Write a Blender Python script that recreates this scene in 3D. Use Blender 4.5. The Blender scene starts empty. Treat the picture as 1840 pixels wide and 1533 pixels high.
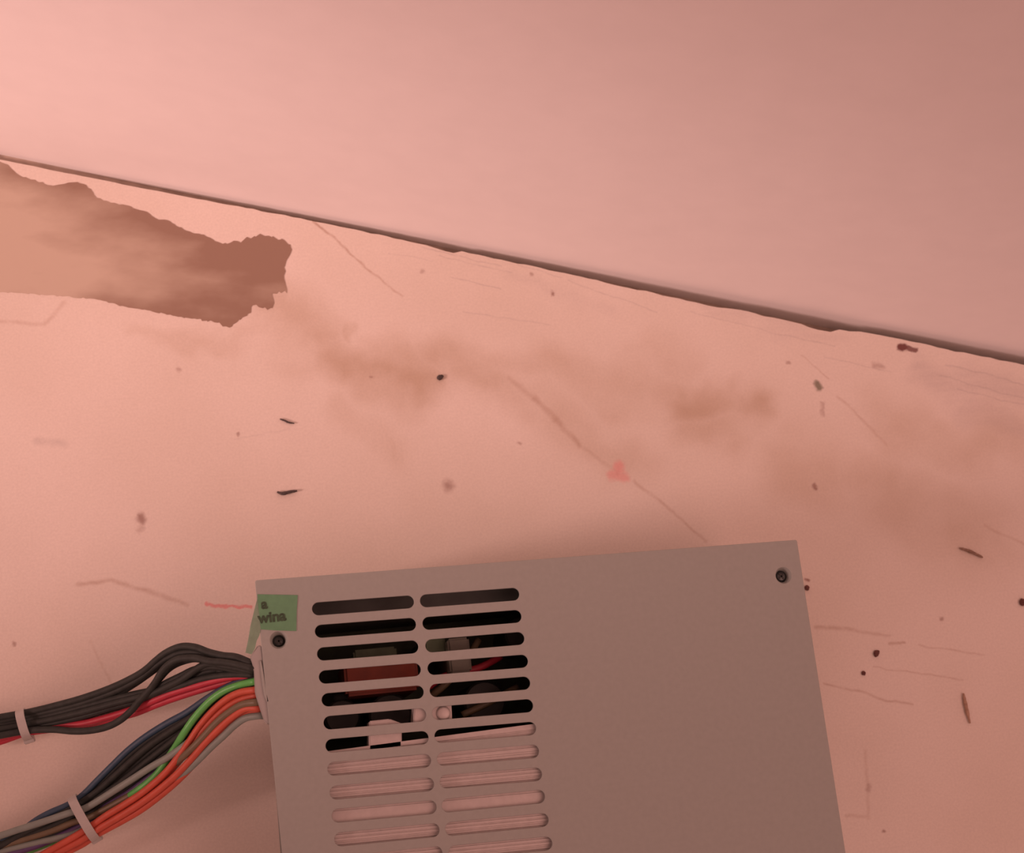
import bpy, bmesh, math, random
from mathutils import Vector, Matrix
random.seed(4)
scn = bpy.context.scene
COL = scn.collection
MM = 0.001

# ---------------------------------------------------------------- camera (a phone held over the desk)
FPX = 2800.0
RC = ((0.98328783, -0.10705221, 0.14725783),
      (-0.07236688, -0.97203167, -0.22342219),
      (0.16705711, 0.20903173, -0.96353394))           # rows: image right, image down, view direction
CP = Vector((-0.3092, -53.1564, 477.8947)) * MM
cam = bpy.data.cameras.new('camera')
cam.sensor_fit = 'HORIZONTAL'; cam.sensor_width = 36.0
cam.lens = 36.0 * FPX / 1840.0
cam.dof.use_dof = True; cam.dof.focus_distance = 0.43; cam.dof.aperture_fstop = 28
cam.clip_start = 0.01; cam.clip_end = 20
camo = bpy.data.objects.new('camera', cam); COL.objects.link(camo)
r, d, f = (Vector(v) for v in RC)
camo.matrix_world = Matrix(((r.x, -d.x, -f.x, CP.x), (r.y, -d.y, -f.y, CP.y), (r.z, -d.z, -f.z, CP.z), (0, 0, 0, 1)))
scn.camera = camo

def at(px, py, z=0.0):
    """world point (metres) at height z (mm) seen at photo pixel px,py"""
    v = r * ((px - 920) / FPX) + d * ((py - 766.5) / FPX) + f
    return CP + v * ((z * MM - CP.z) / v.z)

# ---------------------------------------------------------------- light
scn.view_settings.view_transform = 'Standard'
scn.view_settings.look = 'None'
scn.view_settings.exposure = 0.0
scn.view_settings.gamma = 1.0
scn.view_settings.use_curve_mapping = False
w = bpy.data.worlds.new('world'); scn.world = w; w.use_nodes = True
w.node_tree.nodes['Background'].inputs[0].default_value = (1.0, 0.47, 0.40, 1)
w.node_tree.nodes['Background'].inputs[1].default_value = 0.45

def area(name, loc, target, size, power, col, shape='SQUARE', sy=None):
    L = bpy.data.lights.new(name, 'AREA'); L.shape = shape; L.size = size
    if sy: L.size_y = sy
    L.energy = power; L.color = col
    o = bpy.data.objects.new(name, L); COL.objects.link(o)
    o.location = loc
    o.rotation_euler = (Vector(target) - Vector(loc)).to_track_quat('-Z', 'Y').to_euler()
    return o
area('room_light', (0.42, -0.20, 0.80), (0.05, 0.0, 0.0), 0.45, 1.4, (1.0, 0.50, 0.42))
SL = bpy.data.lights.new('added_wall_spot', 'SPOT'); SL.energy = 31.5; SL.color = (1.0, 0.57, 0.51)
SL.spot_size = math.radians(27); SL.spot_blend = 1.0; SL.shadow_soft_size = .09  # added spot brightening the left wall and desk; its cone shapes the falloff
slo = bpy.data.objects.new('added_wall_spot', SL); COL.objects.link(slo); slo.location = (-0.76, -0.07, 0.36)
slo.rotation_euler = (Vector((-0.018, 0.130, 0.055)) - slo.location).to_track_quat('-Z', 'Y').to_euler()

# ---------------------------------------------------------------- materials
def new_mat(name):
    m = bpy.data.materials.new(name); m.use_nodes = True
    return m, m.node_tree, m.node_tree.nodes['Principled BSDF']

def simple(name, col, rough=0.5, metal=0.0, var=0.0, scale=300.0, bump=0.0, spec=0.5):
    m, nt, b = new_mat(name)
    b.inputs['Roughness'].default_value = rough
    b.inputs['Metallic'].default_value = metal
    b.inputs['Specular IOR Level'].default_value = spec
    tc = nt.nodes.new('ShaderNodeTexCoord')
    n = nt.nodes.new('ShaderNodeTexNoise'); n.inputs['Scale'].default_value = scale; n.inputs['Detail'].default_value = 4
    nt.links.new(tc.outputs['Object'], n.inputs['Vector'])
    mr = nt.nodes.new('ShaderNodeMapRange')
    mr.inputs['From Min'].default_value = .3; mr.inputs['From Max'].default_value = .7
    nt.links.new(n.outputs['Fac'], mr.inputs['Value'])
    mx = nt.nodes.new('ShaderNodeMix'); mx.data_type = 'RGBA'
    mx.inputs['A'].default_value = tuple(c * (1 - var) for c in col) + (1,)
    mx.inputs['B'].default_value = tuple(min(1, c * (1 + var)) for c in col) + (1,)
    nt.links.new(mr.outputs['Result'], mx.inputs['Factor'])
    nt.links.new(mx.outputs['Result'], b.inputs['Base Color'])
    if bump:
        bp = nt.nodes.new('ShaderNodeBump'); bp.inputs['Strength'].default_value = bump; bp.inputs['Distance'].default_value = 0.0004
        nt.links.new(n.outputs['Fac'], bp.inputs['Height']); nt.links.new(bp.outputs['Normal'], b.inputs['Normal'])
    return m

M_wall = simple('wall_paint', (0.82, 0.80, 0.79), .9, var=.015, scale=90, bump=.05, spec=.2)
M_cover = simple('painted_steel', (0.36, 0.39, 0.36), .62, 0.0, .03, 700, .05, spec=.3)
M_inner = simple('bare_steel', (0.60, 0.56, 0.53), .5, 0.2, .05, 500, .05)
M_shell = simple('case_steel', (0.33, 0.36, 0.33), .6, 0.1, .03, 500)
M_tape = simple('green_tape', (0.13, 0.32, 0.17), .6, 0, .06, 500)
M_flap = simple('green_tape_back', (0.36, 0.52, 0.38), .6, 0, .08, 500)
M_ink = simple('ink', (0.045, 0.085, 0.045), .7, 0, .3, 900)
M_bush = simple('white_nylon', (0.40, 0.40, 0.38), .5, 0, .03, 500)
M_tie = simple('cable_tie_nylon', (0.47, 0.47, 0.44), .4, 0, .04, 500)
M_black = simple('black_insulation', (0.031, 0.037, 0.033), .6, 0, .2, 400, spec=.25)
M_red = simple('red_insulation', (0.45, 0.030, 0.055), .5, 0, .08, 400)
M_orange = simple('orange_insulation', (0.52, 0.09, 0.05), .5, 0, .08, 400)
M_green = simple('green_insulation', (0.10, 0.45, 0.10), .4, 0, .08, 400)
M_blue = simple('blue_insulation', (0.035, 0.075, 0.12), .5, 0, .1, 400)
M_grey = simple('grey_insulation', (0.22, 0.27, 0.24), .5, 0, .05, 400)
M_brown = simple('brown_insulation', (0.15, 0.12, 0.07), .45, 0, .08, 400)
M_purple = simple('purple_insulation', (0.10, 0.06, 0.16), .45, 0, .08, 400)
M_screw = simple('dark_screw_steel', (0.075, 0.085, 0.085), .35, .6, .15, 900)
M_pcb = simple('circuit_board_lacquer', (0.04, 0.07, 0.03), .5, 0, .3, 250)
M_redtape = simple('red_transformer_tape', (0.20, 0.03, 0.01), .5, 0, .15, 200)
M_olive = simple('olive_film', (0.13, 0.19, 0.11), .5, 0, .2, 200)
M_sink = simple('black_heat_sink', (0.05, 0.055, 0.05), .5, .3, .2, 200)
M_splint = simple('dark_splinter', (0.075, 0.06, 0.055), .8, 0, .3, 900)
M_twig = simple('brown_splinter', (0.27, 0.18, 0.13), .8, 0, .3, 900)
M_tan = simple('tan_wood', (0.42, 0.28, 0.20), .8, 0, .2, 900)
M_crumb = simple('dark_crumb', (0.13, 0.05, 0.04), .8, 0, .3, 1500)

# desk paint: cream white with brown smudges, scratches and spots at fixed places of the board
PX = 5.86
def desk_material():
    m, nt, b = new_mat('worn_white_paint')
    N, L = nt.nodes, nt.links
    b.inputs['Roughness'].default_value = .6
    b.inputs['Specular IOR Level'].default_value = .25
    tc = N.new('ShaderNodeTexCoord')
    def noise(scale, detail=3, sx=None):
        n = N.new('ShaderNodeTexNoise'); n.inputs['Scale'].default_value = scale; n.inputs['Detail'].default_value = detail
        if sx:
            mp = N.new('ShaderNodeMapping'); mp.inputs['Rotation'].default_value = (0, 0, sx[1]); mp.inputs['Scale'].default_value = sx[0]
            L.new(tc.outputs['Object'], mp.inputs['Vector']); L.new(mp.outputs['Vector'], n.inputs['Vector'])
        else: L.new(tc.outputs['Object'], n.inputs['Vector'])
        return n
    def warped(scale, amount):
        n = noise(scale, 3)
        s = N.new('ShaderNodeVectorMath'); s.operation = 'SUBTRACT'; L.new(n.outputs['Color'], s.inputs[0]); s.inputs[1].default_value = (.5, .5, .5)
        a = N.new('ShaderNodeVectorMath'); a.operation = 'MULTIPLY_ADD'
        L.new(s.outputs[0], a.inputs[0]); a.inputs[1].default_value = (amount, amount, 0); L.new(tc.outputs['Object'], a.inputs[2])
        return a.outputs[0]
    P = {'soft': warped(38, .030), 'fine': warped(150, .0022), 'spot': warped(420, .0022)}
    def seg(p, x1, y1, x2, y2, wd, strength, soft, gain=1.0):
        a = at(x1, y1); c = at(x2, y2) if (x2, y2) != (x1, y1) else a + Vector((1e-5, 0, 0))
        ba = c - a; q = ba.length_squared
        s1 = N.new('ShaderNodeVectorMath'); s1.operation = 'SUBTRACT'; L.new(p, s1.inputs[0]); s1.inputs[1].default_value = a
        dt = N.new('ShaderNodeVectorMath'); dt.operation = 'DOT_PRODUCT'; L.new(s1.outputs[0], dt.inputs[0]); dt.inputs[1].default_value = ba / q
        cl = N.new('ShaderNodeClamp'); L.new(dt.outputs['Value'], cl.inputs[0])
        ma = N.new('ShaderNodeVectorMath'); ma.operation = 'SCALE'; ma.inputs[0].default_value = ba; L.new(cl.outputs[0], ma.inputs['Scale'])
        ds = N.new('ShaderNodeVectorMath'); ds.operation = 'DISTANCE'; L.new(s1.outputs[0], ds.inputs[0]); L.new(ma.outputs[0], ds.inputs[1])
        mr = N.new('ShaderNodeMapRange'); mr.interpolation_type = 'SMOOTHSTEP'
        W = wd / PX * MM
        mr.inputs['From Min'].default_value = W; mr.inputs['From Max'].default_value = W * (1 - soft)
        mr.inputs['To Min'].default_value = 0; mr.inputs['To Max'].default_value = strength * gain
        L.new(ds.outputs['Value'], mr.inputs['Value'])
        return mr.outputs['Result']
    def layer(prev, marks, col, kind, soft, tex=None, gain=1.0):
        acc = None
        for mk in marks:
            o = seg(P[kind], *mk, soft, gain)
            if acc is None: acc = o
            else:
                mx = N.new('ShaderNodeMath'); mx.operation = 'MAXIMUM'; L.new(acc, mx.inputs[0]); L.new(o, mx.inputs[1]); acc = mx.outputs[0]
        if tex:
            t = N.new('ShaderNodeMapRange'); t.inputs['From Min'].default_value = .25; t.inputs['From Max'].default_value = .6; t.inputs['To Min'].default_value = .4
            L.new(tex, t.inputs['Value'])
            mu = N.new('ShaderNodeMath'); mu.operation = 'MULTIPLY'; L.new(acc, mu.inputs[0]); L.new(t.outputs[0], mu.inputs[1]); acc = mu.outputs[0]
        mix = N.new('ShaderNodeMix'); mix.data_type = 'RGBA'
        if isinstance(prev, tuple): mix.inputs['A'].default_value = prev + (1,)
        else: L.new(prev, mix.inputs['A'])
        mix.inputs['B'].default_value = col + (1,); L.new(acc, mix.inputs['Factor'])
        return mix.outputs['Result']
    # base mottling
    n0 = noise(14, 5)
    mr = N.new('ShaderNodeMapRange'); mr.inputs['From Min'].default_value = .35; mr.inputs['From Max'].default_value = .65; L.new(n0.outputs['Fac'], mr.inputs['Value'])
    mx = N.new('ShaderNodeMix'); mx.data_type = 'RGBA'; mx.inputs['A'].default_value = (.74, .67, .585, 1); mx.inputs['B'].default_value = (.81, .745, .67, 1)
    L.new(mr.outputs[0], mx.inputs['Factor']); c = mx.outputs['Result']
    ns = noise(60, 3)
    c = layer(c, [(490, 560, 600, 610, 85, .6), (590, 615, 740, 680, 85, .9), (640, 578, 650, 580, 22, .6), (780, 640, 880, 700, 75, .65),
                  (880, 690, 960, 740, 70, .5), (980, 650, 1100, 690, 75, .45), (1230, 715, 1350, 712, 70, .85), (1250, 765, 1310, 760, 70, .6),
                  (1430, 830, 1580, 860, 110, .45), (1580, 770, 1840, 800, 95, .45), (1500, 860, 1750, 960, 120, .4), (700, 775, 715, 800, 26, .4),
                  (780, 640, 1240, 700, 70, .42), (1000, 750, 1120, 830, 95, .38), (1180, 640, 1240, 660, 60, .3), (620, 720, 720, 800, 60, .3), (860, 700, 960, 740, 55, .35), (520, 600, 540, 640, 60, .3), (250, 590, 480, 600, 26, .35), (1000, 780, 1100, 830, 40, .3)],
              (.50, .375, .26), 'soft', 1.0, ns.outputs['Fac'], .8)
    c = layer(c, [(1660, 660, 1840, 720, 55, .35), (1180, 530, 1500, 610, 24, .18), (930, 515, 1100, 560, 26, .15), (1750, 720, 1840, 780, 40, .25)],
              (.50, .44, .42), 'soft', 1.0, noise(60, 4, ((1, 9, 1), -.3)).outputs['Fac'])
    # scratches
    grime = noise(260, 2).outputs['Fac']
    c = layer(c, [(562, 398, 600, 428, 4, .7), (600, 428, 668, 490, 4, .6), (668, 490, 722, 532, 4, .4),
                  (915, 680, 960, 715, 9, .3), (960, 715, 1000, 755, 10, .5), (1000, 755, 1040, 800, 9, .45), (1040, 800, 1110, 850, 7, .25),
                  (1140, 865, 1210, 920, 6, .35), (1210, 920, 1268, 975, 5, .35), (1505, 712, 1560, 765, 4, .3), (1560, 765, 1592, 800, 5, .3),
                  (140, 1050, 200, 1045, 7, .45), (200, 1045, 262, 1060, 7, .45), (262, 1060, 335, 1086, 8, .35),
                  (1465, 1126, 1540, 1134, 6, .4), (1540, 1134, 1600, 1144, 5, .3), (1600, 1157, 1625, 1154, 4, .5), (1650, 1160, 1770, 1176, 3, .35),
                  (1570, 1198, 1730, 1221, 3, .35), (1480, 1229, 1540, 1243, 4, .4), (1540, 1243, 1600, 1260, 4, .45), (1600, 1260, 1640, 1264, 4, .4),
                  (1770, 945, 1840, 978, 5, .3), (1440, 640, 1490, 680, 3, .3), (0, 578, 80, 584, 6, .3), (80, 584, 116, 545, 7, .3), (1555, 1350, 1560, 1470, 6, .22),
                  (160, 1150, 200, 1230, 4, .2), (1520, 1465, 1560, 1466, 5, .3)],
              (.42, .27, .19), 'fine', 1.0, grime, .95)
    c = layer(c, [(790, 460, 920, 490, 2.5, .3), (810, 497, 900, 520, 2.5, .35), (930, 475, 1010, 500, 2, .3), (700, 455, 780, 470, 2, .2), (1400, 600, 1500, 622, 2.5, .3),
                  (420, 790, 520, 770, 3, .15), (66, 792, 115, 798, 12, .3), (760, 445, 900, 478, 2.5, .35), (1020, 505, 1180, 560, 2.5, .3), (1240, 560, 1400, 600, 2.5, .25), (830, 560, 990, 585, 2.5, .25), (1480, 640, 1600, 668, 2.5, .25), (1700, 655, 1840, 690, 3, .35), (1690, 675, 1840, 715, 3, .3), (1720, 700, 1840, 728, 3, .3)],
              (.36, .33, .32), 'fine', 1.0, grime, .85)
    c = layer(c, [(372, 1088, 452, 1090, 5, .7), (1112, 838, 1112, 846, 17, .5), (1100, 854, 1122, 858, 15, .45)], (.80, .24, .24), 'spot', .8)
    # spots
    c = layer(c, [(253, 930, 254, 936, 13, .75), (805, 872, 806, 874, 17, .6), (993, 527, 993, 528, 7, .8), (955, 492, 957, 492, 6, .5), (760, 488, 761, 488, 6, .4),
                  (1463, 872, 1466, 876, 7, .75), (1691, 1112, 1692, 1112, 7, .6), (25, 1158, 25, 1159, 6, .6), (320, 665, 323, 666, 6, .4), (427, 780, 428, 781, 5, .6),
                  (932, 797, 934, 797, 6, .5), (666, 677, 667, 677, 5, .5), (1560, 1420, 1561, 1410, 8, .35), (1587, 1493, 1588, 1493, 5, .7), (1415, 651, 1417, 652, 6, .5),
                  (1570, 655, 1585, 660, 9, .4), (1450, 1042, 1452, 1043, 6, .9), (254, 948, 252, 952, 10, .3), (1478, 725, 1478, 745, 7, .35)],
              (.30, .17, .14), 'spot', .9)
    c = layer(c, [(1468, 688, 1472, 698, 10, .8)], (.15, .15, .09), 'spot', .8)
    c = layer(c, [(1616, 624, 1626, 624, 10, .95), (1626, 625, 1646, 628, 6, .85)], (.16, .05, .045), 'spot', .6)
    # fine grain
    ng = noise(1400, 2)
    mg = N.new('ShaderNodeMapRange'); mg.inputs['From Min'].default_value = .3; mg.inputs['From Max'].default_value = .7; mg.inputs['To Min'].default_value = .95; mg.inputs['To Max'].default_value = 1.03
    L.new(ng.outputs['Fac'], mg.inputs['Value'])
    vm = N.new('ShaderNodeVectorMath'); vm.operation = 'SCALE'; L.new(c, vm.inputs[0]); L.new(mg.outputs[0], vm.inputs['Scale'])
    L.new(vm.outputs[0], b.inputs['Base Color'])
    bp = N.new('ShaderNodeBump'); bp.inputs['Strength'].default_value = .15; bp.inputs['Distance'].default_value = .0005
    L.new(noise(350, 4).outputs['Fac'], bp.inputs['Height']); L.new(bp.outputs['Normal'], b.inputs['Normal'])
    return m
M_desk = desk_material()

def patch_material():
    m, nt, b = new_mat('bare_brown_board')
    N, L = nt.nodes, nt.links
    b.inputs['Roughness'].default_value = .85; b.inputs['Specular IOR Level'].default_value = .15
    tc = N.new('ShaderNodeTexCoord')
    # old paint film fades out towards the far left of the patch
    a, c = at(20, 440), at(470, 500); ba = c - a
    s = N.new('ShaderNodeVectorMath'); s.operation = 'SUBTRACT'; L.new(tc.outputs['Object'], s.inputs[0]); s.inputs[1].default_value = a
    dt = N.new('ShaderNodeVectorMath'); dt.operation = 'DOT_PRODUCT'; L.new(s.outputs[0], dt.inputs[0]); dt.inputs[1].default_value = ba / ba.length_squared
    # across: 0 at the lower edge .. 1 at the top edge
    e, g = at(240, 565), at(275, 385); eg = g - e
    s2 = N.new('ShaderNodeVectorMath'); s2.operation = 'SUBTRACT'; L.new(tc.outputs['Object'], s2.inputs[0]); s2.inputs[1].default_value = e
    d2 = N.new('ShaderNodeVectorMath'); d2.operation = 'DOT_PRODUCT'; L.new(s2.outputs[0], d2.inputs[0]); d2.inputs[1].default_value = eg / eg.length_squared
    n = N.new('ShaderNodeTexNoise'); n.inputs['Scale'].default_value = 42; n.inputs['Detail'].default_value = 5
    mp = N.new('ShaderNodeMapping'); mp.inputs['Rotation'].default_value = (0, 0, .35); mp.inputs['Scale'].default_value = (.7, 1.5, 1)
    L.new(tc.outputs['Object'], mp.inputs['Vector']); L.new(mp.outputs['Vector'], n.inputs['Vector'])
    edge = N.new('ShaderNodeMath'); edge.operation = 'SUBTRACT'; L.new(d2.outputs['Value'], edge.inputs[0]); edge.inputs[1].default_value = .45
    ab = N.new('ShaderNodeMath'); ab.operation = 'ABSOLUTE'; L.new(edge.outputs[0], ab.inputs[0])
    m1 = N.new('ShaderNodeMath'); m1.operation = 'MULTIPLY_ADD'; L.new(ab.outputs[0], m1.inputs[0]); m1.inputs[1].default_value = 1.4; L.new(dt.outputs['Value'], m1.inputs[2])
    m2 = N.new('ShaderNodeMath'); m2.operation = 'MULTIPLY_ADD'; L.new(n.outputs['Fac'], m2.inputs[0]); m2.inputs[1].default_value = 1.9; L.new(m1.outputs[0], m2.inputs[2])
    mr = N.new('ShaderNodeMapRange'); mr.inputs['From Min'].default_value = 1.35; mr.inputs['From Max'].default_value = 2.15; L.new(m2.outputs[0], mr.inputs['Value'])
    mx = N.new('ShaderNodeMix'); mx.data_type = 'RGBA'; mx.inputs['A'].default_value = (.57, .485, .39, 1); mx.inputs['B'].default_value = (.32, .225, .17, 1)
    L.new(mr.outputs[0], mx.inputs['Factor']); L.new(mx.outputs['Result'], b.inputs['Base Color'])
    return m
M_patch = patch_material()

# ---------------------------------------------------------------- builders
def link(name, me, mat, parent=None, smooth=False):
    if mat: me.materials.clear(); me.materials.append(mat)
    o = bpy.data.objects.new(name, me); COL.objects.link(o)
    if parent: o.parent = parent
    if smooth:
        for p in me.polygons: p.use_smooth = True
    return o
def empty(name, label, cat, loc=(0, 0, 0)):
    o = bpy.data.objects.new(name, None); COL.objects.link(o); o.location = loc; o.empty_display_size = .01
    o['label'] = label; o['category'] = cat
    return o
def me_from(bm, name='mesh'):
    me = bpy.data.meshes.new(name); bmesh.ops.recalc_face_normals(bm, faces=bm.faces); bm.to_mesh(me); bm.free(); return me
def sheet(loops, z, thick, bevel=0.0):
    """flat sheet with holes: loops in metres (x,y); top face at height z, thickness thick (mm)"""
    cu = bpy.data.curves.new('sheet', 'CURVE'); cu.dimensions = '2D'; cu.fill_mode = 'BOTH'
    cu.extrude = max(thick / 2 - bevel, 0.001) * MM; cu.bevel_depth = bevel * MM; cu.bevel_resolution = 1; cu.offset = -bevel * MM
    for lp in loops:
        s = cu.splines.new('POLY'); s.points.add(len(lp) - 1); s.use_cyclic_u = True
        for i, p in enumerate(lp): s.points[i].co = (p[0], p[1], 0, 1)
    o = bpy.data.objects.new('sheet', cu)
    me = bpy.data.meshes.new_from_object(o)
    bpy.data.objects.remove(o); bpy.data.curves.remove(cu)
    me.transform(Matrix.Translation((0, 0, (z - thick / 2) * MM)))
    return me
def prism(pts, z0, z1, bev=0.0):
    bm = bmesh.new()
    vs = [bm.verts.new((p[0], p[1], z0 * MM)) for p in pts]
    fc = bm.faces.new(vs)
    g = bmesh.ops.extrude_face_region(bm, geom=[fc])
    bmesh.ops.translate(bm, verts=[v for v in g['geom'] if isinstance(v, bmesh.types.BMVert)], vec=(0, 0, (z1 - z0) * MM))
    if bev:
        bmesh.ops.bevel(bm, geom=bm.edges[:], offset=bev * MM, segments=2, affect='EDGES')
    return me_from(bm)
def box(bm, x0, x1, y0, y1, z0, z1, bev=0.0):
    t = bmesh.ops.create_cube(bm, size=1)
    for v in t['verts']:
        v.co = Vector(((x0 if v.co.x < 0 else x1) * MM, (y0 if v.co.y < 0 else y1) * MM, (z0 if v.co.z < 0 else z1) * MM))
    if bev:
        es = list({e for v in t['verts'] for e in v.link_edges})
        bmesh.ops.bevel(bm, geom=es, offset=bev * MM, segments=2, affect='EDGES')
def boxme(*a, **k):
    bm = bmesh.new(); box(bm, *a, **k); return me_from(bm)
def lathe(bm, prof, cx, cy, seg=32, caps=False):
    rings = []
    for rr, z in prof:
        if rr < 1e-6: rings.append([bm.verts.new((cx, cy, z * MM))]); continue
        rings.append([bm.verts.new((cx + rr * MM * math.cos(2 * math.pi * i / seg), cy + rr * MM * math.sin(2 * math.pi * i / seg), z * MM)) for i in range(seg)])
    for a, b in zip(rings, rings[1:]):
        for i in range(seg):
            j = (i + 1) % seg
            if len(a) == 1: bm.faces.new((a[0], b[i], b[j]))
            elif len(b) == 1: bm.faces.new((a[i], b[0], a[j]))
            else: bm.faces.new((a[i], b[i], b[j], a[j]))
def catmull(pts, n=8):
    out = []
    P = [pts[0] * 2 - pts[1]] + pts + [pts[-1] * 2 - pts[-2]]
    for i in range(1, len(P) - 2):
        a, b, c, e = P[i - 1], P[i], P[i + 1], P[i + 2]
        for k in range(n):
            t = k / n
            out.append(.5 * ((2 * b) + (c - a) * t + (2 * a - 5 * b + 4 * c - e) * t * t + (3 * b - a - 3 * c + e) * t ** 3))
    out.append(pts[-1]); return out
def tube(pts, rad, seg=12):
    bm = bmesh.new(); rings = []
    up = Vector((0, 0, 1))
    for i, p in enumerate(pts):
        t = (pts[min(i + 1, len(pts) - 1)] - pts[max(i - 1, 0)]).normalized()
        s = t.cross(up).normalized(); n = s.cross(t)
        rr = rad(i / (len(pts) - 1)) if callable(rad) else rad
        rings.append([bm.verts.new(p + (s * math.cos(2 * math.pi * k / seg) + n * math.sin(2 * math.pi * k / seg)) * rr) for k in range(seg)])
    for a, b in zip(rings, rings[1:]):
        for k in range(seg): bm.faces.new((a[k], a[(k + 1) % seg], b[(k + 1) % seg], b[k]))
    bm.faces.new(rings[0]); bm.faces.new(rings[-1])
    return me_from(bm)
def pix(lst, z=0.0): return [at(x, y, z) for x, y in lst]

# ---------------------------------------------------------------- wall and desk
wa, wb = at(0, 275), at(1840, 634)
wu = (wb - wa).normalized(); wn = Vector((-wu.y, wu.x, 0))       # wn points into the wall
if wn.y < 0: wn = -wn
A, B = wa - wu * .6, wb + wu * .6
wall = link('wall_back', prism([A, B, B + wn * .1, A + wn * .1], -400, 900), M_wall); wall['kind'] = 'structure'

edge_px = [(0, 287), (120, 311), (250, 337), (400, 366), (540, 392), (680, 422), (780, 444), (800, 452), (815, 455), (830, 452), (1000, 488), (1130, 517), (1250, 543), (1290, 553), (1330, 557), (1400, 574),
           (1440, 583), (1470, 593), (1492, 597), (1508, 593), (1545, 596), (1600, 607), (1640, 614), (1700, 628), (1780, 643), (1840, 656)]
edge = []
for (x0, y0), (x1, y1) in zip(edge_px, edge_px[1:]):
    k = max(1, int((x1 - x0) / 14))
    for i in range(k):
        t = i / k; j = random.uniform(-1.1, 1.1) if x0 > 380 else random.uniform(-.5, .5)
        edge.append(at(x0 + (x1 - x0) * t, y0 + (y1 - y0) * t + j))
edge.append(at(1840, 656))
edge = [edge[0] - wu * .5] + edge + [edge[-1] + wu * .5]
desk = empty('desk', 'worn cream-white painted desk top pushed against the wall, scratched and stained', 'desk')
dk = link('desk_board', sheet([edge + [edge[-1] - wn * .62, edge[0] - wn * .62]], 0, 18), M_desk, desk)

bm = bmesh.new(); prev = None  # strip added inside the wall gap so its shade comes out lighter, deeper rightwards
for i, p in enumerate(edge):
    q = p + wn * .00005; e_ = q + wn * ((wa - q).dot(wn) - .00003)
    zt = -(1.7 + 12.5 * min(1, max(0, (p - edge[0]).length - .5) / .30)) * MM
    cur = [bm.verts.new((v.x, v.y, z)) for v, z in ((q, zt), (e_, zt + .0004), (e_, -.0165), (q, -.0165))]
    if prev:
        for k in range(4): bm.faces.new((prev[k], prev[(k + 1) % 4], cur[(k + 1) % 4], cur[k]))
    else: bm.faces.new(cur)
    prev = cur
bm.faces.new(prev)
tr_ = link('gap_lightener_1', me_from(bm), simple('gap_lightener_brown', (.44, .36, .30), .9, 0, .15, 200)); tr_['kind'] = 'structure'

# bare brown patch where the paint has come off, ragged outline
pp = [(-40, 268), (0, 291), (15, 297), (24, 308), (40, 318), (62, 323), (90, 334), (108, 331), (128, 327), (150, 330), (163, 341), (174, 355), (192, 362), (205, 365),
      (225, 369), (245, 376), (264, 381), (279, 393), (300, 396), (322, 408), (350, 420), (372, 424), (388, 433), (402, 439), (418, 434), (432, 434), (445, 427), (470, 422),
      (492, 427), (512, 433), (524, 446), (518, 460), (515, 478), (508, 494), (510, 506), (517, 525), (502, 524), (490, 528), (489, 540), (491, 552), (480, 557), (470, 551), (452, 547),
      (450, 560), (438, 570), (424, 578), (410, 588), (390, 580), (360, 573), (330, 571), (300, 565), (270, 559), (240, 555), (200, 545), (160, 536), (118, 533), (80, 530), (40, 527), (0, 525), (-40, 524)]
ppd = []
for i, a in enumerate(pp):
    b = pp[(i + 1) % len(pp)]
    n = max(1, int(math.hypot(b[0] - a[0], b[1] - a[1]) / 5)) if i < len(pp) - 1 else 1
    for k in range(n):
        t = k / n; j = 1.3 if a[0] > 0 else .3
        if 380 < a[0]: j = 2.8
        ppd.append((a[0] + (b[0] - a[0]) * t + random.uniform(-j, j), a[1] + (b[1] - a[1]) * t + random.uniform(-j, j)))
pt = link('bare_patch', prism(pix(ppd), -.3, .12), M_patch, desk)
pt['label'] = 'ragged brown patch of bare board where the white paint is gone'

# ---------------------------------------------------------------- litter on the desk
def sliver(name, pts, wd, mat, label, cat, group=None):
    P = catmull([at(x, y, wd * .5 / PX + .1) for x, y in pts], 5)
    o = link(name, tube(P, lambda t: wd * .5 / PX * MM * (.35 + .65 * math.sin(math.pi * min(1, max(0, t * .92 + .05))) ** .6) * random.uniform(.8, 1.1), 7), mat)
    o['label'] = label; o['category'] = cat
    if group: o['group'] = group
def crumb(px, py, rp, mat, label, sx=1.0, name='crumb', cat='crumb'):
    bm = bmesh.new(); bmesh.ops.create_icosphere(bm, subdivisions=2, radius=rp / PX * MM)
    for v in bm.verts:
        v.co *= random.uniform(.7, 1.15); v.co.x *= sx; v.co.z *= .6
    me = me_from(bm); o = link(name, me, mat); o.location = at(px, py, rp / PX * .5); o['label'] = label; o['category'] = cat
    o.rotation_euler.z = random.uniform(-.3, .5)
sliver('splinter', [(498, 884), (508, 887), (520, 884), (534, 882)], 6.5, M_splint, 'short black splinter lying above the green tape of the power supply', 'splinter')
sliver('splinter', [(503, 753), (512, 756), (518, 759), (529, 761)], 3.8, M_splint, 'thin dark splinter right below the brown patch', 'splinter')
sliver('splinter', [(1724, 985), (1738, 989), (1752, 995), (1766, 1002)], 6.5, M_twig, 'brown slanting splinter right of the power supply corner near the right edge', 'splinter')
sliver('wood_sliver', [(1731, 1246), (1734, 1262), (1738, 1280), (1743, 1300)], 7, M_tan, 'upright tan wood sliver on the desk at lower right', 'splinter')
crumb(791, 678, 5.5, M_splint, 'small black crumb in the middle of the desk beside the brown smudge', 1.3)
crumb(1575, 1174, 6, M_crumb, 'dark red-brown crumb right of the power supply, larger of two', 1.3)
crumb(1552, 1210, 4.2, M_crumb, 'tiny dark crumb right of the power supply, lower and smaller of two')
crumb(1838, 1082, 7, M_crumb, 'dark crumb at the right border of the photo')
crumb(1450, 1057, 5.5, M_crumb, 'rust-red crumb touching the right side of the power supply')

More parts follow.
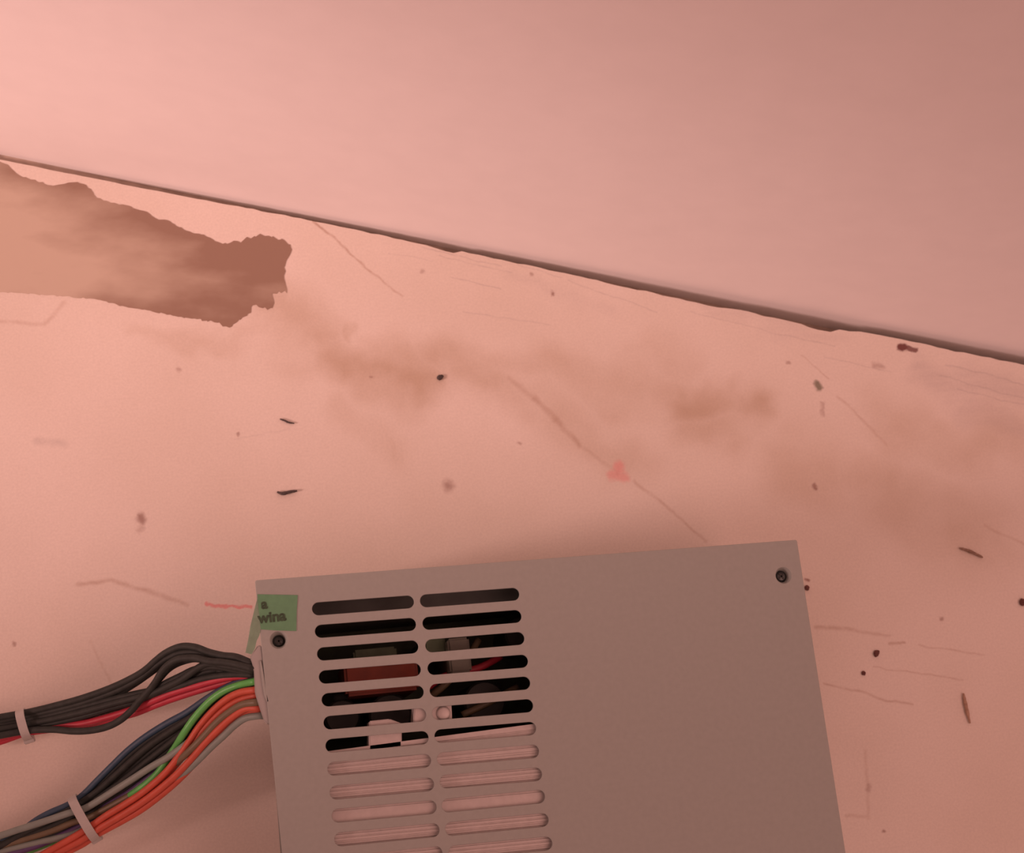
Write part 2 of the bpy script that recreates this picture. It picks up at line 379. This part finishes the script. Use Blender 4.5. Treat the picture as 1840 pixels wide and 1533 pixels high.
# ---------------------------------------------------------------- power supply
ZT = 60.0
tl, tr = at(458, 1043, ZT), at(1432, 970, ZT)
bl, br = at(506.5, 1533, ZT), at(1519.5, 1533, ZT)
def extend(a, b, y):            # along a->b to world y
    t = (y - a.y) / (b.y - a.y); return a + (b - a) * t
BY = -.140
bl2, br2 = extend(tl, bl, BY), extend(tr, br, BY)
psu = empty('power_supply', 'grey metal computer power supply with slotted vents and a bundle of coloured wires', 'power supply', ((tl.x + tr.x) / 2, (tl.y + bl2.y) / 2, 0))
def P(name, me, mat, label=None, parent=psu, smooth=False):
    o = link(name, me, mat, parent, smooth)
    if parent is psu: o.matrix_parent_inverse = Matrix.Translation(-psu.location)
    if label: o['label'] = label
    return o

def lerp(a, b, t): return a + (b - a) * t
# vents: two columns of rounded slots, measured row by row
def lerp(a, b, t): return a + (b - a) * t
rowsA = {1: (572.6, 1093.9, 732.5, 1081.7, 766.4, 1079.6, 922.2, 1067.8), 2: (577.8, 1134.3, 736.2, 1122.1, 770.9, 1120, 926.1, 1107.7),
         3: (581.7, 1175, 740.3, 1162.5, 776.1, 1160.4, 931.3, 1147.4), 4: (585, 1216.5, 744.8, 1203.5, 780, 1200.9, 937.8, 1188.3),
         5: (590, 1257.5, 750, 1243.9, 783.9, 1240.8, 941.7, 1227.7), 8: (600.5, 1381.7, 763, 1367.4, 797, 1364, 957.4, 1350.4),
         9: (604.7, 1424.3, 768.3, 1409.7, 802.2, 1404.4, 962.6, 1391.7), 10: (608.3, 1465.7, 772.7, 1450.9, 805.6, 1447.5, 967.8, 1431.8),
         11: (613, 1508.3, 777.9, 1492.1, 811.8, 1489.5, 974.3, 1473.8)}
def row(k):
    if k in rowsA: v = rowsA[k]; return [at(v[i], v[i + 1], ZT) for i in (0, 2, 4, 6)]
    a, b = (5, 8) if 5 < k < 8 else (10, 11)
    A_, B_ = row(a), row(b); t = (k - a) / (b - a)
    return [lerp(p, q, t) for p, q in zip(A_, B_)]
RAD = 1.74 * MM
def stadium(a, b, rr=RAD, n=10):
    u = (b - a).normalized(); ang = math.atan2(u.y, u.x); out = []
    for c, s in ((b, -math.pi / 2), (a, math.pi / 2)):
        for i in range(n + 1):
            t = ang + s + math.pi * i / n; out.append(Vector((c.x + rr * math.cos(t), c.y + rr * math.sin(t), 0)))
    return out
def circle(c, rr, n=32): return [Vector((c.x + rr * MM * math.cos(2 * math.pi * i / n), c.y + rr * MM * math.sin(2 * math.pi * i / n), 0)) for i in range(n)]
slots = []
NROW = 21
for k in range(1, NROW + 1):
    q = row(k); slots += [stadium(q[0], q[1]), stadium(q[2], q[3])]
scL, scR = at(501, 1150, ZT), at(1408, 1034, ZT)
scBL = Vector((scL.x, BY + .012, 0)); scBR = Vector((scR.x, BY + .012, 0))
slit = [at(x, y, ZT) for x, y in ((468.5, 1186), (472, 1200), (475, 1220), (478, 1240), (483, 1260), (480, 1263), (475, 1250), (471.5, 1230), (469, 1208), (467, 1190))]
def rounded(pts, rr=.5):
    out = []
    for i, p in enumerate(pts):
        a = (pts[i - 1] - p).normalized(); b = (pts[(i + 1) % len(pts)] - p).normalized()
        out += [p + a * rr * MM, p + (a + b) * rr * MM * .3, p + b * rr * MM]
    return out
cover_me = sheet([rounded([tl, tr, br2, bl2])] + slots + [circle(scL, 2.3), circle(scR, 2.3), circle(scBL, 2.3), circle(scBR, 2.3)] + [slit], ZT, 1.0, .12)
cover = P('top_cover', cover_me, M_cover)
# pressed screw dimples: sloping ring down to the screw
def dimple(c):
    bm = bmesh.new(); lathe(bm, [(2.45, ZT - .1), (2.25, ZT - .35), (1.75, ZT - 1.6), (1.7, ZT - 4.2), (0, ZT - 4.2)], c.x, c.y); return me_from(bm)
def screw_me(c, tilt=.6):
    bm = bmesh.new(); lathe(bm, [(0, ZT - 1.9), (.55, ZT - 1.95), (1.1, ZT - 2.05), (1.5, ZT - 2.35), (1.6, ZT - 2.8), (1.6, ZT - 4.4)], c.x, c.y)
    me = me_from(bm); return me
for c, dp in ((scL, 1.5), (scR, 0), (scBL, 0), (scBR, 0)):
    P('screw_dimple', dimple(c), M_cover, smooth=True)
    s = P('screw', screw_me(c), M_screw, 'dark recessed screw'); s.data.transform(Matrix.Translation((0, 0, -dp * MM)))
    bm = bmesh.new()
    for a in (0, 1):
        t = bmesh.ops.create_cube(bm, size=1)
        for v in t['verts']:
            v.co = Vector((v.co.x * (.0019 if a else .0004), v.co.y * (.0004 if a else .0019), v.co.z * .0002))
    bmesh.ops.rotate(bm, verts=bm.verts, cent=(0, 0, 0), matrix=Matrix.Rotation(.6, 3, 'Z'))
    bmesh.ops.translate(bm, verts=bm.verts, vec=(c.x, c.y, (ZT - 1.88 - dp) * MM))
    k = link('screw_slot', me_from(bm), M_sink, s)

# case: four sides and a floor under the cover
x0, x1, y1, y0 = tl.x / MM, tr.x / MM, (tl.y - .0006) / MM, BY / MM
bm = bmesh.new()
def quadwall(a, b, th, z0=0.0, z1=ZT - 1.05):
    u = (b - a).normalized(); n = Vector((-u.y, u.x, 0)) * th * MM
    vs = [bm.verts.new((q.x, q.y, z * MM)) for z in (z0, z1) for q in (a, b, b + n, a + n)]
    for f4 in ((0, 1, 2, 3), (4, 5, 6, 7), (0, 1, 5, 4), (1, 2, 6, 5), (2, 3, 7, 6), (3, 0, 4, 7)): bm.faces.new([vs[i] for i in f4])
def ins(p, dx, dy): return Vector((p.x + dx * MM, p.y + dy * MM, 0))
cA, cB, cC, cD = ins(tl, .3, -.3), ins(bl2, .3, .3), ins(br2, -.3, .3), ins(tr, -.3, -.3)
# left side with the wire opening cut out of its top
oy0, oy1 = at(455, 1178, 52).y, at(470, 1298, 52).y
def onleft(y): return cA + (cB - cA) * ((y - cA.y) / (cB.y - cA.y))
quadwall(cA, onleft(oy0), .8); quadwall(onleft(oy1), cB, .8); quadwall(onleft(oy0), onleft(oy1), .8, 0, 40)
quadwall(cB, cC, .8); quadwall(cC, cD, .8); quadwall(cD, cA, .8)
box(bm, x0 + 1.5, x1 - 1.5, y0 + 1.5, y1 - 1.5, 0, .9)
P('case_shell', me_from(bm), M_shell)

# finned metal plate right under the lower vents
pa, pb = at(575, 1352, ZT - 2.2), at(975, 1299, ZT - 2.2)
u = (pb - pa).normalized(); nrm = Vector((u.y, -u.x, 0)); Lp = (pb - pa).length
axis = math.atan2((row(9)[3] - row(9)[0]).y, (row(9)[3] - row(9)[0]).x)
bm = bmesh.new()
rowdist = [(.5 * (row(k)[1] + row(k)[2]) - pa).dot(nrm) / MM for k in (8, 9, 10, 11, 12, 13)]
flat = rowdist[2]; D = 84.0; n = int(D / .12); prev = None; ax = Vector((math.cos(axis), math.sin(axis), 0)); xa = pa
for i in range(n + 1):
    sd = D * i / n
    fin = sd > 1.0 and abs(sd - flat) > 2.6
    z = ZT - 2.0 - (.22 if fin and (sd % 1.0) < .3 else 0)
    t = min(1, sd / 6)                               # the front edge runs a little askew, the fins run with the vents
    a = pa + nrm * sd * MM; b = lerp(pb, pa + ax * Lp, t) + nrm * sd * MM
    va, vb = bm.verts.new((a.x, a.y, z * MM)), bm.verts.new((b.x, b.y, z * MM))
    if prev: bm.faces.new((prev[0], prev[1], vb, va))
    prev = (va, vb)
P('inner_plate', me_from(bm), M_inner, 'finned light metal plate under the lower vents')
# small mounting tabs seen through the vents
def tab(px, z0, z1, bev=.3, mat=M_inner): return P('mounting_tab', prism(pix(px, z1), z0, z1, bev), mat, 'light metal tab seen through the vents')
tab([(745, 1262), (811, 1257), (813, 1302), (742, 1308)], 49, ZT - 1.8)
tab([(663, 1296), (700, 1292), (722, 1300), (722, 1346), (663, 1350)], 49, ZT - 2.0)
bm = bmesh.new(); c = at(797, 1282, ZT - 1.5); lathe(bm, [(0, ZT - 1.1), (1.3, ZT - 1.15), (1.9, ZT - 1.45), (1.9, ZT - 2.5)], c.x, c.y)
P('rivet', me_from(bm), M_inner, smooth=True)

# electronics
P('circuit_board', boxme(x0 + 5, x1 - 5, y0 + 6, y1 - 5, 7, 8.6), M_pcb)
bm = bmesh.new()
a = at(690, 1210, 46); box(bm, a.x / MM - 11, a.x / MM + 9, a.y / MM - 5.5, a.y / MM + 4.2, 9, 50, .8)
P('transformer', me_from(bm), M_redtape, 'red taped transformer')
bm = bmesh.new(); a = at(820, 1180, 44); box(bm, a.x / MM - 3, a.x / MM + 3, a.y / MM - 5, a.y / MM + 4.5, 9, 52, .6)
P('relay', me_from(bm), simple('grey_plastic', (.13, .13, .10), .5, 0, .1))
bm = bmesh.new(); a = at(785, 1160, 42); box(bm, a.x / MM - 4, a.x / MM + 2, a.y / MM - 2.5, a.y / MM + 2.5, 9, 46, .6)
box(bm, 24, 36, -25, -18.5, 9, 42, .6)
P('film_capacitor', me_from(bm), M_olive)
bm = bmesh.new()
box(bm, 11.5, 72, -10.4, -2.2, 9, 47, .5)
P('heat_sink', me_from(bm), simple('dull_black_aluminium', (.10, .11, .10), .6, 0, .2, 120))
bm = bmesh.new()
for cx, cy, rr, h in ((20, -36, 5, 34), (33, -37, 6, 38), (60, -36, 6, 36), (73, -18, 5, 34)):
    lathe(bm, [(rr, 8.6), (rr, h - .6), (rr - .6, h), (0, h)], cx * MM, cy * MM, 24)
P('electrolytic_capacitor', me_from(bm), M_sink, smooth=False)
for pts, mt in ((((860, 1150), (835, 1190), (800, 1230), (760, 1262)), M_brown), (((900, 1180), (860, 1200), (800, 1215), (770, 1235)), M_red), (((930, 1235), (880, 1262), (830, 1285)), M_brown), (((600, 1255), (660, 1242), (720, 1235)), M_black)):
    P('inner_wire', tube(catmull([at(x, y, 40 + 3 * math.sin(i)) for i, (x, y) in enumerate(pts)]), .001, 8), mt, smooth=True)

# nylon bushing round the wire opening at the left edge
strip = [(463, 1160), (455, 1172), (449, 1181), (453, 1192), (456, 1205), (457, 1225), (458, 1245), (463, 1262), (469, 1280), (474, 1294), (481, 1302), (486, 1299), (484, 1275), (480, 1240), (475, 1200), (470, 1160)]
P('wire_bushing', prism(pix(strip, ZT - 1.0), ZT - 7, ZT - .9, .25), M_bush, 'whitish plastic lip round the wire opening')

# green paper tape with ink lettering, folded over the left edge
tape = P('tape_label', prism(pix([(462.5, 1068), (535, 1069.5), (533, 1100), (532.5, 1134), (495, 1133), (468.5, 1131), (465, 1100)], ZT + .1), ZT, ZT + .12), M_tape, 'green tape with dark handwriting on the cover corner')
bm = bmesh.new()
fl = [(463, 1072, 60.12), (466, 1100, 60.12), (468.5, 1131, 60.12), (466, 1142, 60.0), (461, 1152, 59.6), (458, 1166, 59.2), (452, 1176, 58.8), (441, 1173, 58.4), (446, 1150, 58.8), (450, 1125, 59.2), (457, 1096, 59.7)]
vs = [bm.verts.new(at(*q)) for q in fl]
cv = bm.verts.new(at(459, 1128, 59.7))
for i in range(len(vs)): bm.faces.new((vs[i], vs[(i + 1) % len(vs)], cv))
bmesh.ops.solidify(bm, geom=bm.faces[:], thickness=.00012)
flap = link('tape_flap', me_from(bm), M_flap, tape)
def text(s, px, py, size, rot, name='lettering'):
    cu = bpy.data.curves.new('t', 'FONT'); cu.body = s; cu.size = size * MM; cu.extrude = .00002; cu.offset = .00014; cu.align_x = 'LEFT'
    o = bpy.data.objects.new('t', cu); me = bpy.data.meshes.new_from_object(o); bpy.data.objects.remove(o); bpy.data.curves.remove(cu)
    p = at(px, py, ZT + .12); p.z += .00006
    me.transform(Matrix.Translation(p) @ Matrix.Rotation(rot, 4, 'Z'))
    return link(name, me, M_ink, tape)
text('a', 470, 1094, 3.7, .0); text('wina', 464.5, 1120, 3.9, .02)

# wires -------------------------------------------------------------
def zprof(x, tie_x, zt, zl):
    if x >= 455: return 54.0
    if x >= tie_x:
        t = (x - tie_x) / (455 - tie_x); return zt + (54 - zt) * (t ** 1.25)
    return zl + (zt - zl) * max(0, (x + 60)) / (tie_x + 60)
def wire(pts, mat, tie, dz=0.0, rad=.98, label=None):
    dzf = dz if callable(dz) else (lambda x: dz)
    zt, zl = (9, 7) if tie == 45 else (13, 8)
    # run on inside the case under the cover
    x, y = pts[0]
    P3 = [at(x + 14, y + 1, 53.5 + dzf(456) * .3), at(x + 4, y, 53.8 + dzf(456) * .4)]
    for x, y in pts:
        P3.append(at(x, y, zprof(x, tie, zt, zl) + dzf(x) * (1 if x > 120 else .7)))
    return P('wire', tube(catmull(P3, 6), rad * MM, 12), mat, label, smooth=True)
T1 = 45
B_ = 'black wire of the upper bundle'
tail = lambda y: [(50, y), (0, y + 9), (-60, y + 20)]
up = [([(451, 1209), (425, 1204), (400, 1198), (380, 1186), (350, 1177), (325, 1178), (300, 1188), (280, 1202), (262, 1215), (240, 1230), (205, 1250), (150, 1269), (100, 1282)] + tail(1291), .6),
      ([(452, 1192), (425, 1181), (400, 1178), (375, 1172), (350, 1163), (325, 1162), (300, 1172), (280, 1187), (262, 1203), (240, 1217), (200, 1236), (150, 1254), (100, 1268)] + tail(1280), 3.4),
      ([(452, 1197), (425, 1188), (400, 1184), (375, 1180), (350, 1172), (325, 1173), (303, 1182), (283, 1195), (265, 1209), (243, 1224), (205, 1243), (150, 1263), (100, 1276)] + tail(1287), 2.4),
      ([(452, 1201), (425, 1194), (400, 1190), (375, 1188), (350, 1182), (322, 1184), (303, 1194), (290, 1208), (280, 1225), (268, 1241), (252, 1258), (236, 1277), (215, 1295), (190, 1307), (160, 1313), (130, 1314), (95, 1311)] + tail(1313), 4.6),
      ([(452, 1205), (425, 1200), (400, 1195), (380, 1192), (362, 1197), (345, 1208), (325, 1222), (300, 1234), (275, 1246), (245, 1254), (205, 1264), (150, 1279), (100, 1291)] + tail(1301), 3.2),
      ([(452, 1208), (430, 1205), (405, 1200), (385, 1198), (365, 1200), (345, 1205), (325, 1215), (300, 1227), (275, 1240), (245, 1247), (205, 1256), (150, 1270), (100, 1283)] + tail(1294), 2.0),
      ([(452, 1213), (425, 1212), (390, 1215), (360, 1221), (330, 1231), (300, 1240), (270, 1251), (235, 1263), (200, 1272), (150, 1287), (100, 1299)] + tail(1307), 1.6),
      ([(450, 1211), (425, 1208), (400, 1207), (375, 1190), (350, 1184), (322, 1191), (303, 1202), (288, 1218), (272, 1238), (258, 1256), (240, 1268), (190, 1272), (140, 1278), (95, 1288)] + tail(1297), .2),
      ([(450, 1207), (425, 1203), (400, 1202), (375, 1206), (350, 1214), (320, 1226), (285, 1243), (250, 1257), (210, 1267), (170, 1280), (130, 1291), (90, 1303)] + tail(1305), .0)]
for pts_, dz_ in up: wire(pts_, M_black, T1, dz_, label=B_)
wire([(452, 1216), (425, 1216), (390, 1222), (350, 1233), (310, 1245), (280, 1257), (250, 1270), (220, 1281), (190, 1290), (150, 1300), (110, 1304), (50, 1312), (0, 1326), (-60, 1342)], M_red, T1, 1.0, label='red wire of the upper bundle')
wire([(452, 1220), (425, 1222), (390, 1231), (350, 1243), (310, 1256), (280, 1267), (245, 1281), (215, 1289), (180, 1297), (140, 1305), (90, 1311), (45, 1318), (0, 1333), (-60, 1350)], M_red, T1, -1.2, label='red wire of the upper bundle')
wire([(452, 1210), (420, 1210), (385, 1207), (350, 1213), (310, 1232), (270, 1256), (225, 1276), (180, 1286), (130, 1296), (80, 1306), (45, 1308), (0, 1315), (-60, 1328)], M_brown, T1, -2.0, label='dull brown wire among the black ones')
T2 = 147
blue_ = [(456, 1219), (425, 1228), (398, 1240), (370, 1257), (335, 1281), (300, 1300), (262, 1324), (230, 1349), (202, 1376), (175, 1403), (148, 1430), (122, 1447), (92, 1460), (66, 1474), (38, 1494), (0, 1516), (-60, 1550)]
wire(blue_, M_blue, T2, 1.0, label='dark blue wire of the lower bundle')
dark_ = [blue_]
dark_.append([(456, 1222), (428, 1232), (400, 1246), (374, 1266), (345, 1289), (310, 1312), (274, 1336), (240, 1364), (205, 1396), (178, 1420), (150, 1440), (125, 1456), (92, 1472), (60, 1488), (30, 1504), (0, 1520), (-60, 1548)])
wire(dark_[-1], M_black, T2, 2.0, label='black wire of the lower bundle')
dark_.append([(456, 1225), (428, 1236), (402, 1252), (378, 1274), (350, 1298), (318, 1326), (284, 1353), (250, 1380), (215, 1408), (182, 1430), (152, 1449), (126, 1468), (90, 1486), (55, 1500), (20, 1512), (0, 1516), (-60, 1532)])
wire(dark_[-1], M_black, T2, 1.2, label='black wire of the lower bundle')
dark_.append([(456, 1228), (430, 1242), (404, 1258), (380, 1282), (355, 1308), (326, 1336), (296, 1362), (262, 1388), (225, 1420), (190, 1444), (156, 1466), (128, 1482), (90, 1500), (50, 1512), (20, 1522), (0, 1526), (-60, 1540)])
wire(dark_[-1], M_black, T2, -.4, label='black wire of the lower bundle')
wire([(457, 1225), (430, 1231), (402, 1242), (377, 1260), (352, 1287), (332, 1315), (316, 1341), (302, 1362), (286, 1386), (266, 1406), (242, 1424), (212, 1443), (180, 1462), (158, 1478), (130, 1496), (95, 1512), (50, 1530), (0, 1548), (-60, 1570)], M_green, T2, lambda x: 3.2 if x > 440 else 4.6 - max(0, x - 380) * .05 if x > 325 else (2.2 if x > 222 else -1.2), label='green wire of the lower bundle')
wire([(462, 1250), (435, 1258), (405, 1275), (380, 1298), (352, 1322), (326, 1344), (300, 1362), (272, 1378), (238, 1400), (202, 1423), (172, 1442), (152, 1453), (128, 1460), (98, 1470), (62, 1482), (30, 1492), (0, 1502), (-60, 1518)], M_grey, T2, lambda x: 3.6 if x < 320 else max(-.6, 3.6 - (x - 320) * .08), label='grey wire of the lower bundle')
wire([(458, 1240), (430, 1245), (405, 1258), (380, 1280), (358, 1306), (342, 1330), (322, 1358), (298, 1388), (262, 1420), (225, 1445), (192, 1465), (166, 1483), (138, 1501), (105, 1520), (70, 1540), (0, 1580), (-60, 1610)], M_orange, T2, 3.0, label='orange wire nearest the green one')
wire([(459, 1250), (433, 1257), (408, 1271), (384, 1292), (362, 1316), (342, 1342), (318, 1372), (288, 1403), (250, 1434), (214, 1458), (184, 1477), (160, 1493), (134, 1510), (100, 1530), (60, 1552), (0, 1586), (-60, 1620)], M_orange, T2, 1.4, label='orange wire in the middle of the lower bundle')
wire([(461, 1262), (436, 1266), (412, 1280), (388, 1300), (364, 1326), (338, 1352), (308, 1378), (276, 1404), (240, 1426), (204, 1446), (178, 1460), (156, 1471), (130, 1478), (95, 1492), (50, 1506), (0, 1520), (-60, 1536)], M_brown, T2, lambda x: 3.4 if x > 330 else 1.4, label='brown wire of the lower bundle')
wire([(463, 1272), (440, 1274), (415, 1290), (390, 1313), (366, 1338), (342, 1366), (315, 1394), (282, 1422), (246, 1448), (212, 1469), (186, 1484), (165, 1497), (142, 1512), (108, 1530), (70, 1552), (0, 1592), (-60, 1626)], M_orange, T2, 2.4, label='orange wire on the outer side of the lower bundle')
wire([(463, 1276), (441, 1280), (418, 1296), (395, 1319), (372, 1345), (349, 1372), (322, 1400), (290, 1428), (254, 1455), (220, 1475), (192, 1490), (172, 1501), (150, 1516), (120, 1532), (80, 1556), (0, 1598), (-60, 1634)], M_orange, T2, .2, label='outermost orange wire of the lower bundle')
wire([(466, 1286), (442, 1290), (422, 1303), (402, 1322), (380, 1342), (358, 1364), (332, 1388), (300, 1410), (262, 1434), (224, 1454), (190, 1470), (162, 1484), (134, 1498), (95, 1508), (50, 1518), (0, 1530), (-60, 1546)], M_grey, T2, .6, label='grey-brown wire lowest at the wire opening')
wire([(460, 1256), (430, 1264), (405, 1276), (380, 1300), (350, 1330), (310, 1366), (270, 1396), (230, 1426), (190, 1450), (160, 1474), (134, 1490), (100, 1506), (60, 1522), (0, 1540), (-60, 1560)], M_purple, T2, .1, label='dark purple wire of the lower bundle')

for i in range(len(dark_) - 1):
    n_ = min(len(dark_[i]), len(dark_[i + 1]))
    wire([((p[0] + q[0]) / 2, (p[1] + q[1]) / 2) for p, q in zip(dark_[i][:n_], dark_[i + 1][:n_])], M_black, T2, -.3, label='black wire of the lower bundle')

# cable ties: a flat strap looped round each bundle
def tie(p0, p1, zc, hz, wd, tail):
    a, b = at(*p0, zc), at(*p1, zc); c = (a + b) / 2; u = (b - a); hw = u.length / 2; u.normalize()
    v = Vector((-u.y, u.x, 0)); bm = bmesh.new(); n = 40; rings = []
    for i in range(n):
        t = 2 * math.pi * i / n; ct, st = math.cos(t), math.sin(t)
        ex = math.copysign(abs(ct) ** .8, ct); ez = math.copysign(abs(st) ** .8, st)
        rings.append([bm.verts.new(c + u * (hw + o_) * ex + Vector((0, 0, (hz + o_ / MM) * MM * ez)) + v * s * wd * MM / 2) for o_, s in ((0, -1), (0, 1), (.0006, 1), (.0006, -1))])
    for i in range(n):
        q, w_ = rings[i], rings[(i + 1) % n]
        for k in range(4): bm.faces.new((q[k], q[(k + 1) % 4], w_[(k + 1) % 4], w_[k]))
    o = P('cable_tie', me_from(bm), M_tie, 'whitish nylon cable tie')
    # square head at the lower end of the strap
    bm = bmesh.new(); t = bmesh.ops.create_cube(bm, size=1)
    for q in t['verts']:
        q.co = b + u * (q.co.x * tail * MM) + v * (q.co.y * wd * 1.25 * MM) + Vector((0, 0, (q.co.z * 2.4 - 1) * MM))
    bmesh.ops.bevel(bm, geom=bm.edges[:], offset=.0002, segments=2, affect='EDGES')
    link('tie_head', me_from(bm), M_tie, o)
tie((38, 1279), (51, 1326), 9, 5.0, 2.4, 3.0)
tie((131, 1434), (172, 1506), 13.5, 5.4, 2.5, 2.6)
